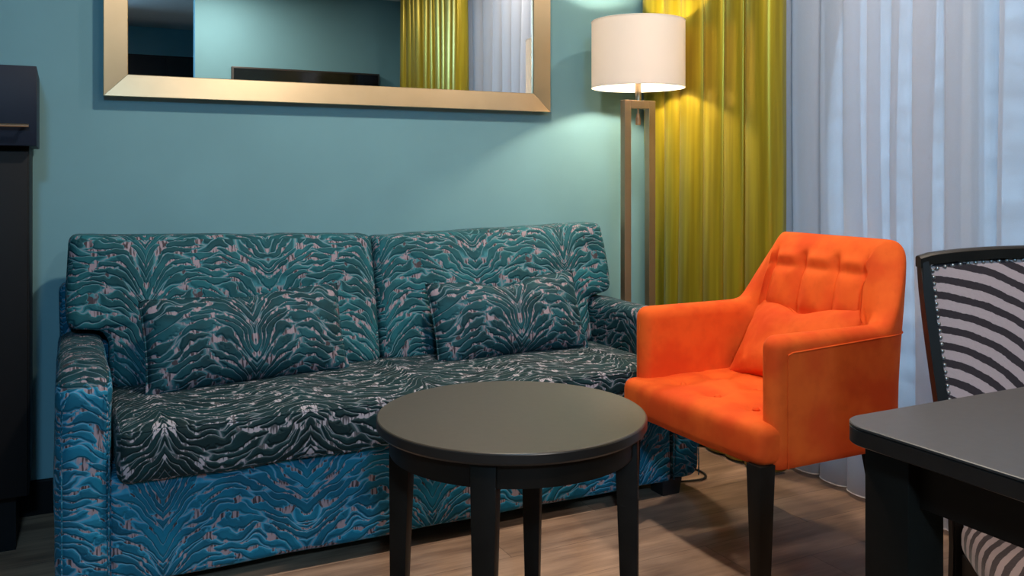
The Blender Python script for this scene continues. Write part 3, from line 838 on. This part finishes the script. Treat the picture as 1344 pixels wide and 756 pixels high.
# ------------------------------------------------------------------ curtains
def fold_curtain(name, label, cat, mat, y0, y1, xc, folds, amp, z0, z1, seed, thick=.0015, sub=14, hem=False, group=None, sharp=1.0, drift=.0, lobes=False):
    """hanging cloth whose folds run vertically; stands along the window wall"""
    rnd = random.Random(seed); bm = bmesh.new(); n = int(folds * sub); ph = [0.0]
    wts = [rnd.uniform(.6, 1.4) for _ in range(int(folds) + 2)]; aws = [rnd.uniform(.55, 1.15) for _ in range(int(folds) + 2)]
    tot = sum(wts[:int(folds)])
    rows = []; nz = 26
    for j in range(nz + 1):
        f = j / nz; z = z0 + (z1 - z0) * f; row = []
        for i in range(n + 1):
            c = folds * i / n; k = min(int(c), int(folds) - 1); fr = c - k
            yy = y0 + (y1 - y0) * (sum(wts[:k]) + wts[k] * fr) / tot
            a = amp * (aws[k] * (1 - fr) + aws[k + 1] * fr)
            s = (1.0 - 2 * abs(math.sin(PI * fr)) ** .62) if lobes else math.copysign(abs(math.sin(2 * PI * fr)) ** sharp, math.sin(2 * PI * fr))
            wv = 1 + .25 * noise.noise(Vector((c * .7 + seed, z * .9, 0)))
            x = xc + a * s * wv + .012 * noise.noise(Vector((yy * 3, z * .8, seed)))
            yy += (amp * .55 * math.sin(2 * PI * fr) if lobes else amp * .42 * math.sin(4 * PI * fr) * -1) * aws[k] * (1 if y1 < y0 else -1) + .010 * noise.noise(Vector((yy * 2, z * 1.1, seed + 3)))
            yy += drift * (f - .5) * math.sin(c * 2.1)
            row.append((x, yy, z + (.004 * noise.noise(Vector((yy * 5, 0, seed))) if j == 0 else 0)))
        rows.append(row)
    V = [[bm.verts.new(p) for p in r] for r in rows]
    for A, B in zip(V, V[1:]):
        for i in range(n): bm.faces.new((A[i], A[i + 1], B[i + 1], B[i]))
    root = None
    o = obj(name, bm, M[mat], None, angle=180, origin=(xc, (y0 + y1) / 2, 0))
    if thick:
        sd = o.modifiers.new('cloth', 'SOLIDIFY'); sd.thickness = thick
    tag(o, label, cat, group)
    if hem:
        bt = tube([Vector(p) + Vector((0, 0, .002)) for p in rows[0]], .0022, 5)
        h = obj('hem', bt, M['hem'], None); h.data.transform(Matrix.Translation(-Vector(o.location))); h.parent = o
    return o
fold_curtain('curtain', 'long chartreuse yellow satin curtain hanging behind the lit floor lamp', 'curtain', 'curtain', 3.235, 2.46, 2.338, 6, .070, .012, 2.50, 4, drift=.010, sub=26, lobes=True)
fold_curtain('curtain', 'second yellow satin curtain, seen only as a reflection in the mirror', 'curtain', 'curtain', 1.23, .12, 2.31, 10, .058, .012, 2.50, 8, sub=22, lobes=True)
fold_curtain('sheer_curtain', 'white sheer voile curtain over the window beside the yellow drape', 'curtain', 'sheer', 2.62, .20, 2.45, 20, .048, .014, 2.50, 12, thick=0, sub=20, hem=True, drift=.02, lobes=True)

# ------------------------------------------------------------------ cable behind the sofa
pts = [(2.02, 2.85, .01), (2.06, 2.74, .006), (2.098, 2.655, .006), (2.105, 2.60, .006), (2.085, 2.555, .006), (2.04, 2.54, .006), (1.95, 2.56, .006)]
def cr(P, n=8):
    P = [Vector(p) for p in P]; P = [P[0]] + P + [P[-1]]; out = []
    for i in range(1, len(P) - 2):
        for k in range(n):
            t = k / n; a, b, c, d = P[i - 1:i + 3]
            out.append(.5 * ((2 * b) + (c - a) * t + (2 * a - 5 * b + 4 * c - d) * t * t + (3 * b - a - 3 * c + d) * t ** 3))
    return out + [P[-2]]
tag(obj('power_cable', tube(cr(pts), .004, 8), M['cable']), 'black power cable looping on the floor at the right end of the sofa', 'cable')

# ------------------------------------------------------------------ seen in the mirror: television and wardrobe
tv = thing('television', 'wide black television on the opposite wall, seen in the mirror', 'television', (1.75, TVY, 1.60))
obj('bezel', newbox(-.59, .59, .012, .055, -.335, .335, bev=.004), M['tvf'], tv)
obj('screen', newbox(-.575, .575, .050, .0565, -.318, .322), M['tv'], tv, smooth=False)
obj('wall_bracket', newbox(-.2, .2, 0.0005, .013, -.2, .2), M['cab'], tv, smooth=False)
wd = thing('wardrobe', 'dark wardrobe far across the room, seen at the left of the mirror', 'wardrobe', (.1, -2.66, 0))
obj('body', newbox(-.95, 1.35, -.28, .26, 0, 2.22, bev=.003), M['cab'], wd)
for k in range(4): obj('door', newbox(-.94 + .573 * k, -.372 + .573 * k, .261, .279, .08, 2.20, bev=.002), M['cab'], wd)

# ------------------------------------------------------------------ lights
def area(name, loc, target, size, power, col, shape='DISK', sy=None, spread=180):
    l = bpy.data.lights.new(name, 'AREA'); l.shape = shape; l.size = size
    if sy: l.size_y = sy
    l.energy = power; l.color = col; l.spread = math.radians(spread)
    o = bpy.data.objects.new(name, l); C.objects.link(o); o.location = loc
    o.rotation_euler = (Vector(target) - Vector(loc)).to_track_quat('-Z', 'Y').to_euler(); return o
def point(name, loc, power, col, r):
    l = bpy.data.lights.new(name, 'POINT'); l.energy = power; l.color = col; l.shadow_soft_size = r
    o = bpy.data.objects.new(name, l); C.objects.link(o); o.location = loc; return o
point('lamp_bulb_light', (LP.x, LP.y, 1.585), 260, (1, .80, .57), .035)
area('ceiling_downlight', (.95, 1.95, CEIL - .02), (.95, 1.95, 0), .12, 29, (1, .88, .74))
area('ceiling_downlight_window_side', (2.12, 1.86, CEIL - .02), (2.12, 1.86, 0), .12, 13, (1, .86, .72))
area('television_wall_fill', (1.0, -.05, CEIL - .02), (1.0, -.05, 0), .2, 20, (1, .90, .80))  # added wash light to brighten the television wall, no known fitting
area('cool_fill_light', (-.35, -1.8, CEIL - .03), (.8, 3.2, .5), .35, 95, (.34, .68, 1.0))  # added blue fill from behind the camera, its source is unseen
w = bpy.data.worlds.new('overcast_sky'); bpy.context.scene.world = w; w.use_nodes = True
nt = w.node_tree; bg = nt.nodes['Background']; bg.inputs[0].default_value = (.52, .74, 1.0, 1); bg.inputs[1].default_value = 2.5
